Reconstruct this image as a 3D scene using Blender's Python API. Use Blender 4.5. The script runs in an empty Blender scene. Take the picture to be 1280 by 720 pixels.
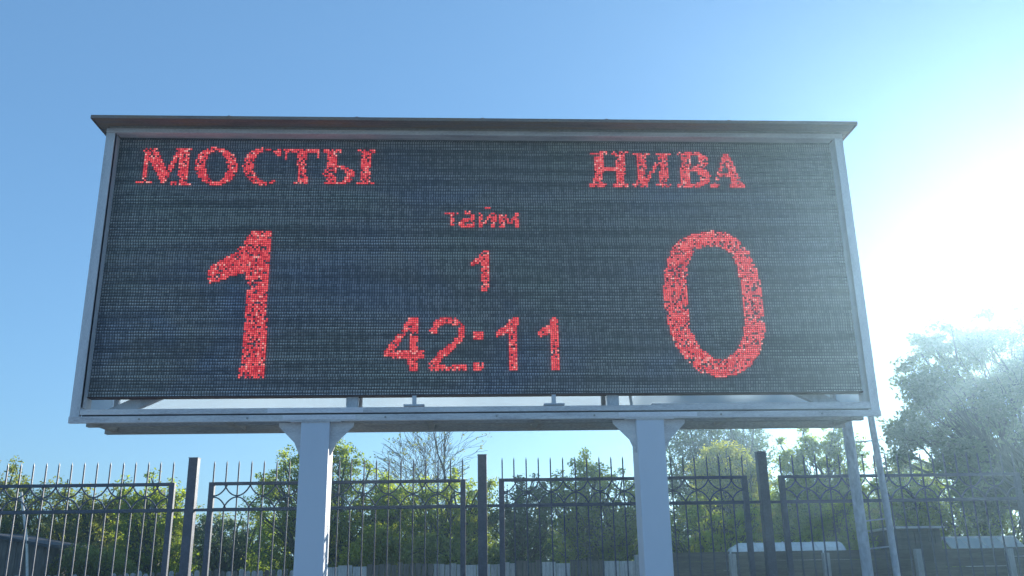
import bpy, bmesh, math, random
import numpy as np
from mathutils import Vector, Matrix

# ------------------------------------------------------------------ camera, sky, sun, exposure
S = bpy.context.scene
COL = S.collection
R = math.radians
random.seed(11)
rng = np.random.default_rng(11)

cam_d = bpy.data.cameras.new('camera')
cam = bpy.data.objects.new('camera', cam_d)
COL.objects.link(cam)
S.camera = cam
cam_d.sensor_width = 36.0
cam_d.lens = 30.94
cam_d.clip_start = 0.05
cam_d.clip_end = 3000
_yaw, _pitch, _roll = R(3.072), R(16.981), R(-0.964)
_f = Vector((math.sin(_yaw) * math.cos(_pitch), math.cos(_yaw) * math.cos(_pitch), math.sin(_pitch)))
_r = Vector((math.cos(_yaw), -math.sin(_yaw), 0))
_u = _r.cross(_f)
_r2 = _r * math.cos(_roll) + _u * math.sin(_roll)
_u2 = _u * math.cos(_roll) - _r * math.sin(_roll)
_m = Matrix((_r2, _u2, -_f)).transposed().to_4x4()
_m.translation = Vector((-0.141, -7.156, 1.6))
cam.matrix_world = _m

SUN_EL, SUN_AZ = R(13.55), R(37.8)          # azimuth clockwise from +Y (the view direction)
sun_dir = Vector((math.sin(SUN_AZ) * math.cos(SUN_EL), math.cos(SUN_AZ) * math.cos(SUN_EL), math.sin(SUN_EL)))

W = bpy.data.worlds.new("World")
S.world = W
W.use_nodes = True
nt = W.node_tree
nt.nodes.clear()
out = nt.nodes.new('ShaderNodeOutputWorld')
bg = nt.nodes.new('ShaderNodeBackground')
sky = nt.nodes.new('ShaderNodeTexSky')
sky.sky_type = 'NISHITA'
sky.sun_disc = False
sky.sun_elevation = SUN_EL
sky.sun_rotation = SUN_AZ
sky.altitude = 100
sky.air_density = 1.0
sky.dust_density = 0.22
sky.ozone_density = 3.0
bg.inputs['Strength'].default_value = 0.125
gam = nt.nodes.new('ShaderNodeGamma')
gam.inputs[1].default_value = 0.55
nt.links.new(sky.outputs[0], gam.inputs[0])
wb = nt.nodes.new('ShaderNodeMix')                       # the camera's cool daylight balance
wb.data_type = 'RGBA'; wb.blend_type = 'MULTIPLY'; wb.clamp_result = False
wb.inputs[0].default_value = 1.0
wb.inputs[7].default_value = (0.74, 1.13, 1.50, 1)
nt.links.new(gam.outputs[0], wb.inputs[6])
nt.links.new(wb.outputs[2], bg.inputs['Color'])
nt.links.new(bg.outputs[0], out.inputs['Surface'])

sd = bpy.data.lights.new('sun', 'SUN')
sd.energy = 5.0
sd.angle = R(0.53)
sd.color = (1.0, 0.93, 0.82)
so = bpy.data.objects.new('sun', sd)
COL.objects.link(so)
so.rotation_euler = (-sun_dir).to_track_quat('-Z', 'Y').to_euler()

S.view_settings.view_transform = 'Standard'
S.view_settings.look = 'None'
S.view_settings.gamma = 1.0
S.view_settings.exposure = 1.1
S.cycles.max_bounces = 8
S.cycles.volume_bounces = 0
S.cycles.transparent_max_bounces = 12

# ------------------------------------------------------------------ helpers
def tag(o, label=None, cat=None, group=None, kind=None):
    if label: o['label'] = label
    if cat: o['category'] = cat
    if group: o['group'] = group
    if kind: o['kind'] = kind
    return o

def empty(name, loc=(0, 0, 0)):
    o = bpy.data.objects.new(name, None)
    o.empty_display_size = 0.2
    COL.objects.link(o)
    o.location = loc
    return o

def link(name, me, parent=None, loc=None):
    o = bpy.data.objects.new(name, me)
    COL.objects.link(o)
    if parent is not None: o.parent = parent
    if loc is not None: o.location = loc
    return o

class MB:
    """collects shapes, builds ONE mesh"""
    def __init__(s): s.v = []; s.f = []
    def add(s, vs, fs):
        n = len(s.v); s.v += [tuple(v) for v in vs]; s.f += [tuple(n + i for i in f) for f in fs]; return s
    def box(s, a, b, bev=0.0):
        x0, y0, z0 = a; x1, y1, z1 = b
        if bev <= 0:
            vs = [(x0,y0,z0),(x1,y0,z0),(x1,y1,z0),(x0,y1,z0),(x0,y0,z1),(x1,y0,z1),(x1,y1,z1),(x0,y1,z1)]
            return s.add(vs, [(0,3,2,1),(4,5,6,7),(0,1,5,4),(1,2,6,5),(2,3,7,6),(3,0,4,7)])
        bm = bmesh.new()
        bmesh.ops.create_cube(bm, size=1)
        for v in bm.verts:
            v.co = Vector(((x0+x1)/2 + v.co.x*(x1-x0), (y0+y1)/2 + v.co.y*(y1-y0), (z0+z1)/2 + v.co.z*(z1-z0)))
        bmesh.ops.bevel(bm, geom=bm.edges[:], offset=bev, segments=2, affect='EDGES', profile=0.6)
        bm.verts.index_update()
        s.add([v.co[:] for v in bm.verts], [[v.index for v in f.verts] for f in bm.faces]); bm.free(); return s
    def bar(s, p, q, w, h=None, up=(0,0,1)):
        """square bar from p to q"""
        h = h or w; p = Vector(p); q = Vector(q); d = (q-p).normalized(); up = Vector(up)
        if abs(d.dot(up)) > .98: up = Vector((0,1,0))
        a = d.cross(up).normalized(); b = a.cross(d)
        vs = []
        for c in (p, q):
            for sx, sy in ((-1,-1),(1,-1),(1,1),(-1,1)): vs.append(c + a*sx*w/2 + b*sy*h/2)
        return s.add(vs, [(0,1,2,3),(7,6,5,4),(0,4,5,1),(1,5,6,2),(2,6,7,3),(3,7,4,0)])
    def tube(s, pts, rad, n=6, cap=True):
        pts = [Vector(p) for p in pts]; N = len(s.v); k = len(pts)
        rad = rad if hasattr(rad, '__len__') else [rad]*k
        ref = Vector((0.13, 0.91, 0.2)).normalized()
        for i, p in enumerate(pts):
            d = (pts[min(i+1,k-1)] - pts[max(i-1,0)])
            d = d.normalized() if d.length > 1e-9 else Vector((0,0,1))
            r_ = ref if abs(d.dot(ref)) < .95 else Vector((1,0,0))
            a = d.cross(r_).normalized(); b = d.cross(a)
            for j in range(n):
                t = 2*math.pi*j/n
                s.v.append(tuple(p + (a*math.cos(t) + b*math.sin(t))*rad[i]))
        for i in range(k-1):
            for j in range(n):
                j2 = (j+1) % n
                s.f.append((N+i*n+j, N+i*n+j2, N+(i+1)*n+j2, N+(i+1)*n+j))
        if cap:
            s.f.append(tuple(N+j for j in range(n))[::-1]); s.f.append(tuple(N+(k-1)*n+j for j in range(n)))
        return s
    def prism(s, poly, y0, y1):
        """poly of (x, z) extruded from y0 to y1"""
        n = len(poly)
        vs = [(x,y0,z) for x,z in poly] + [(x,y1,z) for x,z in poly]
        fs = [tuple(range(n)), tuple(range(2*n-1, n-1, -1))]
        for i in range(n):
            j = (i+1) % n; fs.append((i, i+n, j+n, j))
        return s.add(vs, fs)
    def mesh(s, name, mat, smooth=False):
        me = bpy.data.meshes.new(name); me.from_pydata(s.v, [], s.f)
        bm = bmesh.new(); bm.from_mesh(me); bmesh.ops.recalc_face_normals(bm, faces=bm.faces); bm.to_mesh(me); bm.free()
        me.materials.append(mat)
        if smooth: me.polygons.foreach_set('use_smooth', [True]*len(me.polygons))
        me.update(); return me
    def build(s, name, mat, parent=None, loc=None, smooth=False):
        return link(name, s.mesh(name, mat, smooth), parent, loc)

# ------------------------------------------------------------------ materials
def newmat(name):
    m = bpy.data.materials.new(name); m.use_nodes = True
    t = m.node_tree; t.nodes.clear()
    o = t.nodes.new('ShaderNodeOutputMaterial'); b = t.nodes.new('ShaderNodeBsdfPrincipled')
    t.links.new(b.outputs[0], o.inputs['Surface'])
    return m, t, b, o

def nd(t, kind, **kw):
    n = t.nodes.new(kind)
    for k, v in kw.items():
        if k in n.inputs: n.inputs[k].default_value = v
        else: setattr(n, k, v)
    return n

def ramp(t, fac, stops):
    r = t.nodes.new('ShaderNodeValToRGB'); r.color_ramp.elements.remove(r.color_ramp.elements[0])
    e = r.color_ramp.elements
    for i, (p, c) in enumerate(stops):
        q = e[0] if i == 0 else e.new(p)
        q.position = p; q.color = (*c, 1)
    t.links.new(fac, r.inputs[0]); return r.outputs[0]

def coords(t, scale=(1,1,1)):
    c = t.nodes.new('ShaderNodeTexCoord'); mp = t.nodes.new('ShaderNodeMapping')
    mp.inputs['Scale'].default_value = scale
    t.links.new(c.outputs['Object'], mp.inputs[0]); return mp.outputs[0]

def mottled(name, stops, scale=(1,1,1), nscale=6.0, detail=8, rough=(.45,.75), metallic=0.0, bump=.15, bscale=60, spec=.4, fine=None):
    """worn surface: noise-driven colour, roughness and bump"""
    m, t, b, o = newmat(name)
    v = coords(t, scale)
    n = nd(t, 'ShaderNodeTexNoise', Scale=nscale, Detail=detail, Roughness=.62); t.links.new(v, n.inputs['Vector'])
    c = ramp(t, n.outputs[0], stops)
    if fine:
        n3 = nd(t, 'ShaderNodeTexNoise', Scale=fine, Detail=4, Roughness=.6); t.links.new(v, n3.inputs['Vector'])
        mx = nd(t, 'ShaderNodeMix', data_type='RGBA', blend_type='OVERLAY'); mx.inputs[0].default_value = .55
        t.links.new(c, mx.inputs[6]); g = ramp(t, n3.outputs[0], [(.3,(.25,.25,.25)),(.7,(.75,.75,.75))]); t.links.new(g, mx.inputs[7]); c = mx.outputs[2]
    t.links.new(c, b.inputs['Base Color'])
    mr = nd(t, 'ShaderNodeMapRange'); mr.inputs[3].default_value = rough[0]; mr.inputs[4].default_value = rough[1]
    t.links.new(n.outputs[0], mr.inputs[0]); t.links.new(mr.outputs[0], b.inputs['Roughness'])
    b.inputs['Metallic'].default_value = metallic
    b.inputs['Specular IOR Level'].default_value = spec
    n2 = nd(t, 'ShaderNodeTexNoise', Scale=bscale, Detail=6); t.links.new(v, n2.inputs['Vector'])
    bp = nd(t, 'ShaderNodeBump', Strength=bump, Distance=.004); t.links.new(n2.outputs[0], bp.inputs['Height']); t.links.new(bp.outputs[0], b.inputs['Normal'])
    return m

M = {}
M['frame'] = mottled('galvanised steel', [(.3,(.46,.43,.43)),(.45,(.60,.57,.57)),(.55,(.66,.63,.62)),(.7,(.78,.73,.70))], scale=(1,6,6), nscale=2.2, fine=40)
M['frame_bright'] = mottled('fresh zinc paint', [(.3,(.70,.66,.68)),(.7,(.84,.80,.81))], scale=(1,5,5), nscale=5, fine=40)
M['frame_v'] = mottled('grey painted upright', [(.25,(.46,.46,.47)),(.5,(.60,.60,.62)),(.8,(.70,.69,.69))], scale=(6,6,1), nscale=2.2, fine=40)
M['pillar'] = mottled('blue grey pillar paint', [(.25,(.57,.60,.67)),(.45,(.60,.63,.70)),(.7,(.63,.655,.72))], scale=(1,1,.35), nscale=3.2, rough=(.35,.5), bump=.12)
M['rust'] = mottled('rust stained steel', [(.25,(.26,.25,.24)),(.5,(.38,.36,.33)),(.68,(.40,.34,.28)),(.85,(.50,.47,.44))], scale=(1,5,5), nscale=3.5, fine=30)
M['roof'] = mottled('roof sheet underside', [(.3,(.16,.13,.11)),(.5,(.25,.20,.17)),(.62,(.28,.19,.12)),(.8,(.32,.28,.25))], scale=(1,7,7), nscale=2.6, rough=(.5,.8), fine=30)
M['dark'] = mottled('dark cabinet steel', [(.3,(.03,.033,.038)),(.7,(.06,.062,.066))], nscale=5)
M['fence'] = mottled('dark blue grey fence enamel', [(.25,(.038,.048,.075)),(.55,(.06,.074,.108)),(.8,(.09,.10,.13))], nscale=9, rough=(.3,.5), spec=.5, fine=60)
M['trim'] = mottled('reddish screen trim', [(.3,(.06,.035,.035)),(.7,(.12,.06,.05))], scale=(1,5,5), nscale=4)
M['pipe'] = mottled('blue grey pipe paint', [(.2,(.30,.33,.37)),(.5,(.37,.40,.44)),(.8,(.45,.47,.50))], scale=(1,1,.5), nscale=5, rough=(.35,.55), fine=30)
M['bounce_concrete'] = mottled('bounce_concrete', [(.3,(.34,.335,.32)),(.5,(.42,.41,.39)),(.75,(.48,.47,.44))], nscale=3, rough=(.8,.95), bump=.4, fine=30)  # kept pale so the added paving throws more light upward
M['old_wood'] = mottled('weathered dark wood', [(.25,(.05,.045,.04)),(.5,(.10,.09,.08)),(.75,(.16,.14,.12))], scale=(.6,3,8), nscale=4, rough=(.75,.95), bump=.5, bscale=30, fine=25)
M['wood_v'] = mottled('weathered vertical wood', [(.25,(.06,.055,.05)),(.5,(.12,.11,.10)),(.75,(.19,.17,.15))], scale=(8,3,.6), nscale=4, rough=(.75,.95), bump=.5, bscale=30, fine=25)
M['grey_wood'] = mottled('bleached grey wood', [(.25,(.20,.20,.205)),(.45,(.32,.32,.325)),(.7,(.44,.44,.43))], scale=(8,3,.8), nscale=4, rough=(.75,.95), bump=.5, bscale=30, fine=25)
M['pale_sheet'] = mottled('streaked pale fibre sheet', [(.3,(.16,.165,.17)),(.45,(.38,.39,.40)),(.7,(.56,.57,.57))], scale=(9,3,.9), nscale=3, rough=(.7,.9), bump=.3, fine=20)
M['bark'] = mottled('bark', [(.3,(.03,.032,.02)),(.7,(.075,.08,.05))], scale=(1,1,.4), nscale=14, rough=(.85,.97), bump=.6, fine=40)
M['birch_bark'] = mottled('dark birch bark', [(.3,(.035,.032,.03)),(.7,(.08,.075,.07))], scale=(1,1,.4), nscale=14, rough=(.85,.97), bump=.6)
M['white_roof'] = mottled('weathered white roof', [(.3,(.58,.57,.53)),(.7,(.76,.75,.71))], nscale=4, rough=(.4,.6), fine=30)
M['brick_red'] = mottled('salmon wall render', [(.3,(.42,.22,.17)),(.7,(.52,.30,.24))], nscale=3, rough=(.8,.95))
M['dark_roof'] = mottled('dark roofing felt', [(.3,(.03,.035,.045)),(.7,(.07,.075,.085))], nscale=5, rough=(.7,.9), fine=30)
M['green_paint'] = mottled('sea green paint', [(.3,(.05,.22,.17)),(.7,(.09,.30,.23))], nscale=4)
M['glass'] = None

def mk_glass():
    m, t, b, o = newmat('greenhouse film')
    b.inputs['Base Color'].default_value = (.75,.8,.8,1); b.inputs['Roughness'].default_value = .35
    tr = nd(t, 'ShaderNodeBsdfTranslucent'); tr.inputs[0].default_value = (.75,.8,.8,1)
    mx = nd(t, 'ShaderNodeMixShader'); mx.inputs[0].default_value = .4
    t.links.new(b.outputs[0], mx.inputs[1]); t.links.new(tr.outputs[0], mx.inputs[2]); t.links.new(mx.outputs[0], o.inputs['Surface'])
    return m
M['film'] = mk_glass()

def mk_backsheet():
    m, t, b, o = newmat('translucent white back sheet')
    v = coords(t, (1,1,1)); n = nd(t, 'ShaderNodeTexNoise', Scale=1.3, Detail=6); t.links.new(v, n.inputs['Vector'])
    c = ramp(t, n.outputs[0], [(.3,(.66,.76,.84)),(.7,(.74,.83,.90))])
    t.links.new(c, b.inputs['Base Color']); b.inputs['Roughness'].default_value = .6
    tr = nd(t, 'ShaderNodeBsdfTranslucent'); t.links.new(c, tr.inputs[0])
    mx = nd(t, 'ShaderNodeMixShader'); mx.inputs[0].default_value = .62
    t.links.new(b.outputs[0], mx.inputs[1]); t.links.new(tr.outputs[0], mx.inputs[2]); t.links.new(mx.outputs[0], o.inputs['Surface'])
    return m
M['backsheet'] = mk_backsheet()

def mk_leaf(name, dark, mid, light, trans=.62, tcol=None):
    m, t, b, o = newmat(name)
    v = coords(t)
    n = nd(t, 'ShaderNodeTexNoise', Scale=1.1, Detail=3); t.links.new(v, n.inputs['Vector'])
    n2 = nd(t, 'ShaderNodeTexNoise', Scale=19, Detail=2); t.links.new(v, n2.inputs['Vector'])
    ad = nd(t, 'ShaderNodeMath', operation='ADD'); t.links.new(n.outputs[0], ad.inputs[0]); t.links.new(n2.outputs[0], ad.inputs[1])
    ha = nd(t, 'ShaderNodeMath', operation='MULTIPLY'); ha.inputs[1].default_value = .5; t.links.new(ad.outputs[0], ha.inputs[0])
    c = ramp(t, ha.outputs[0], [(.36,dark),(.5,mid),(.64,light)])
    t.links.new(c, b.inputs['Base Color']); b.inputs['Roughness'].default_value = .5; b.inputs['Specular IOR Level'].default_value = .35
    tr = nd(t, 'ShaderNodeBsdfTranslucent')
    mc = nd(t, 'ShaderNodeMix', data_type='RGBA', blend_type='MULTIPLY'); mc.inputs[0].default_value = 1
    mc.inputs[7].default_value = (*(tcol or (2.5,2.5,1.0)), 1); t.links.new(c, mc.inputs[6]); t.links.new(mc.outputs[2], tr.inputs[0])
    mx = nd(t, 'ShaderNodeMixShader'); mx.inputs[0].default_value = trans
    t.links.new(b.outputs[0], mx.inputs[1]); t.links.new(tr.outputs[0], mx.inputs[2]); t.links.new(mx.outputs[0], o.inputs['Surface'])
    return m
M['leaf_mid'] = mk_leaf('mid green leaves', (.06,.10,.022), (.12,.175,.035), (.20,.24,.055))
M['leaf_bright'] = mk_leaf('yellow green leaves', (.08,.125,.018), (.16,.21,.03), (.26,.28,.06))
M['leaf_dark'] = mk_leaf('dark green leaves', (.025,.05,.022), (.045,.085,.03), (.08,.12,.04), .4)
M['leaf_shade'] = mk_leaf('grey green leaves', (.045,.075,.035), (.075,.115,.05), (.12,.16,.075), .35, (2.0,2.0,1.2))
M['leaf_yellow'] = mk_leaf('autumn yellow leaves', (.10,.13,.018), (.18,.20,.03), (.27,.26,.05))
M['leaf_olive'] = mk_leaf('olive leaves', (.07,.10,.025), (.14,.165,.04), (.24,.24,.085), .45)

def mk_ground():
    m, t, b, o = newmat('mown grass')
    v = coords(t); n = nd(t, 'ShaderNodeTexNoise', Scale=.35, Detail=8); t.links.new(v, n.inputs['Vector'])
    n2 = nd(t, 'ShaderNodeTexNoise', Scale=30, Detail=5); t.links.new(v, n2.inputs['Vector'])
    mx = nd(t, 'ShaderNodeMath', operation='ADD'); t.links.new(n.outputs[0], mx.inputs[0]); t.links.new(n2.outputs[0], mx.inputs[1])
    h = nd(t, 'ShaderNodeMath', operation='MULTIPLY'); h.inputs[1].default_value = .5; t.links.new(mx.outputs[0], h.inputs[0])
    c = ramp(t, h.outputs[0], [(.35,(.07,.09,.03)),(.5,(.11,.13,.05)),(.65,(.20,.18,.10))]); t.links.new(c, b.inputs['Base Color'])
    b.inputs['Roughness'].default_value = .95
    bp = nd(t, 'ShaderNodeBump', Strength=.6, Distance=.03); t.links.new(n2.outputs[0], bp.inputs['Height']); t.links.new(bp.outputs[0], b.inputs['Normal'])
    return m
M['ground'] = mk_ground()

LEDP = 0.027
def mk_screen():
    """unlit LED face: small pale diode lenses on near-black modules"""
    m, t, b, o = newmat('unlit LED face')
    tc = t.nodes.new('ShaderNodeTexCoord'); sp = nd(t, 'ShaderNodeSeparateXYZ'); t.links.new(tc.outputs['Object'], sp.inputs[0])
    def mth(op, a, bb=None, c=None):
        n = nd(t, 'ShaderNodeMath', operation=op)
        for i, x in enumerate((a, bb, c)):
            if x is None: continue
            if isinstance(x, (int, float)): n.inputs[i].default_value = x
            else: t.links.new(x, n.inputs[i])
        return n.outputs[0]
    X, Z = sp.outputs[0], sp.outputs[2]
    # lattice of lenses, 30 mm by 30 mm, every other row shifted half a step
    row = mth('FLOOR', mth('DIVIDE', Z, LEDP))
    wr = nd(t, 'ShaderNodeTexWhiteNoise', noise_dimensions='1D'); t.links.new(row, wr.inputs['W'])
    fx = mth('FRACT', mth('ADD', mth('DIVIDE', X, LEDP*.8), mth('MULTIPLY', wr.outputs[0], .35)))
    fz = mth('FRACT', mth('DIVIDE', Z, LEDP))
    dx = mth('ABSOLUTE', mth('SUBTRACT', fx, .5)); dz = mth('ABSOLUTE', mth('SUBTRACT', fz, .56))
    lens = mth('MULTIPLY', mth('LESS_THAN', dx, .33), mth('LESS_THAN', dz, .33))
    # moire shimmer painted as streaks along the rows, broad patches imitating reflected sky
    mp = nd(t, 'ShaderNodeMapping'); mp.inputs['Scale'].default_value = (.55, 1, 7); t.links.new(tc.outputs['Object'], mp.inputs[0])
    n1 = nd(t, 'ShaderNodeTexNoise', Scale=1.7, Detail=6, Roughness=.7, Distortion=.5); t.links.new(mp.outputs[0], n1.inputs['Vector'])
    mp2 = nd(t, 'ShaderNodeMapping'); mp2.inputs['Scale'].default_value = (.5, 1, .8); t.links.new(tc.outputs['Object'], mp2.inputs[0])
    n2 = nd(t, 'ShaderNodeTexNoise', Scale=1.5, Detail=3, Distortion=.8); t.links.new(mp2.outputs[0], n2.inputs['Vector'])
    n3 = nd(t, 'ShaderNodeTexWhiteNoise', noise_dimensions='3D')
    sn = nd(t, 'ShaderNodeVectorMath', operation='SNAP'); sn.inputs[1].default_value = (LEDP*.8, 1, LEDP); t.links.new(tc.outputs['Object'], sn.inputs[0]); t.links.new(sn.outputs[0], n3.inputs['Vector'])
    amp = mth('MULTIPLY', ramp(t, n1.outputs[0], [(.3,(.3,)*3),(.5,(.9,)*3),(.7,(1.6,)*3)]), mth('ADD', mth('MULTIPLY', n3.outputs[0], .8), .45))
    # painted moire shimmer: slow waves in row brightness, bent across the face
    bend = mth('ADD', mth('MULTIPLY', Z, 47.0), mth('MULTIPLY', mth('SINE', mth('MULTIPLY', X, 1.1)), 3.5))
    beat = mth('ADD', mth('MULTIPLY', mth('SINE', mth('ADD', bend, mth('MULTIPLY', n2.outputs[0], 9.0))), .24), .95)
    rowv = mth('ADD', mth('MULTIPLY', wr.outputs[0], .7), .6)
    colb = mth('ADD', mth('MULTIPLY', mth('SINE', mth('ADD', mth('MULTIPLY', X, 61.0), mth('MULTIPLY', Z, 5.0))), .16), 1.0)
    wm = nd(t, 'ShaderNodeTexWhiteNoise', noise_dimensions='3D')
    sm = nd(t, 'ShaderNodeVectorMath', operation='SNAP'); sm.inputs[1].default_value = (.32, 1, .16); t.links.new(tc.outputs['Object'], sm.inputs[0]); t.links.new(sm.outputs[0], wm.inputs['Vector'])
    beat = mth('MULTIPLY', beat, mth('ADD', mth('MULTIPLY', wm.outputs[0], .22), .92))   # each 32 x 16 cm module aged a little differently
    amp = mth('MULTIPLY', mth('MULTIPLY', amp, beat), mth('MULTIPLY', rowv, colb))
    lensc = ramp(t, n2.outputs[0], [(.32,(.68,.68,.60)),(.5,(.70,.66,.63)),(.70,(.54,.57,.68))])  # bluer stops paint in sky reflected by the face
    basec = ramp(t, n2.outputs[0], [(.32,(.10,.10,.094)),(.5,(.098,.096,.10)),(.70,(.080,.090,.125))])
    k = mth('MULTIPLY', lens, amp)
    cl = nd(t, 'ShaderNodeMix', data_type='RGBA', clamp_factor=True); t.links.new(k, cl.inputs[0]); t.links.new(basec, cl.inputs[6]); t.links.new(lensc, cl.inputs[7])
    t.links.new(cl.outputs[2], b.inputs['Base Color'])
    b.inputs['Roughness'].default_value = .55; b.inputs['Specular IOR Level'].default_value = .3
    return m
M['screen'] = mk_screen()
M['fin'] = mottled('black sun louvre plastic', [(.3,(.06,.07,.08)),(.7,(.11,.125,.135))], nscale=8, rough=(.45,.65))

LITP = 0.0178
def mk_lit():
    """lit red diodes: each one has its own brightness and tint"""
    m, t, b, o = newmat('lit red diode')
    tc = t.nodes.new('ShaderNodeTexCoord')
    sn = nd(t, 'ShaderNodeVectorMath', operation='SNAP'); sn.inputs[1].default_value = (LITP, 1, LITP); t.links.new(tc.outputs['Object'], sn.inputs[0])
    wn = nd(t, 'ShaderNodeTexWhiteNoise', noise_dimensions='3D'); t.links.new(sn.outputs[0], wn.inputs['Vector'])
    c = ramp(t, wn.outputs[0], [(0,(.42,.03,.055)),(.3,(.72,.06,.085)),(.7,(.92,.10,.12)),(.9,(1,.16,.17)),(1,(1,.45,.42))])
    em = nd(t, 'ShaderNodeEmission', Strength=.50); t.links.new(c, em.inputs[0]); t.links.new(em.outputs[0], o.inputs['Surface'])
    return m
M['lit'] = mk_lit()
VEIL_DENSITY = 0.0046
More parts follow.
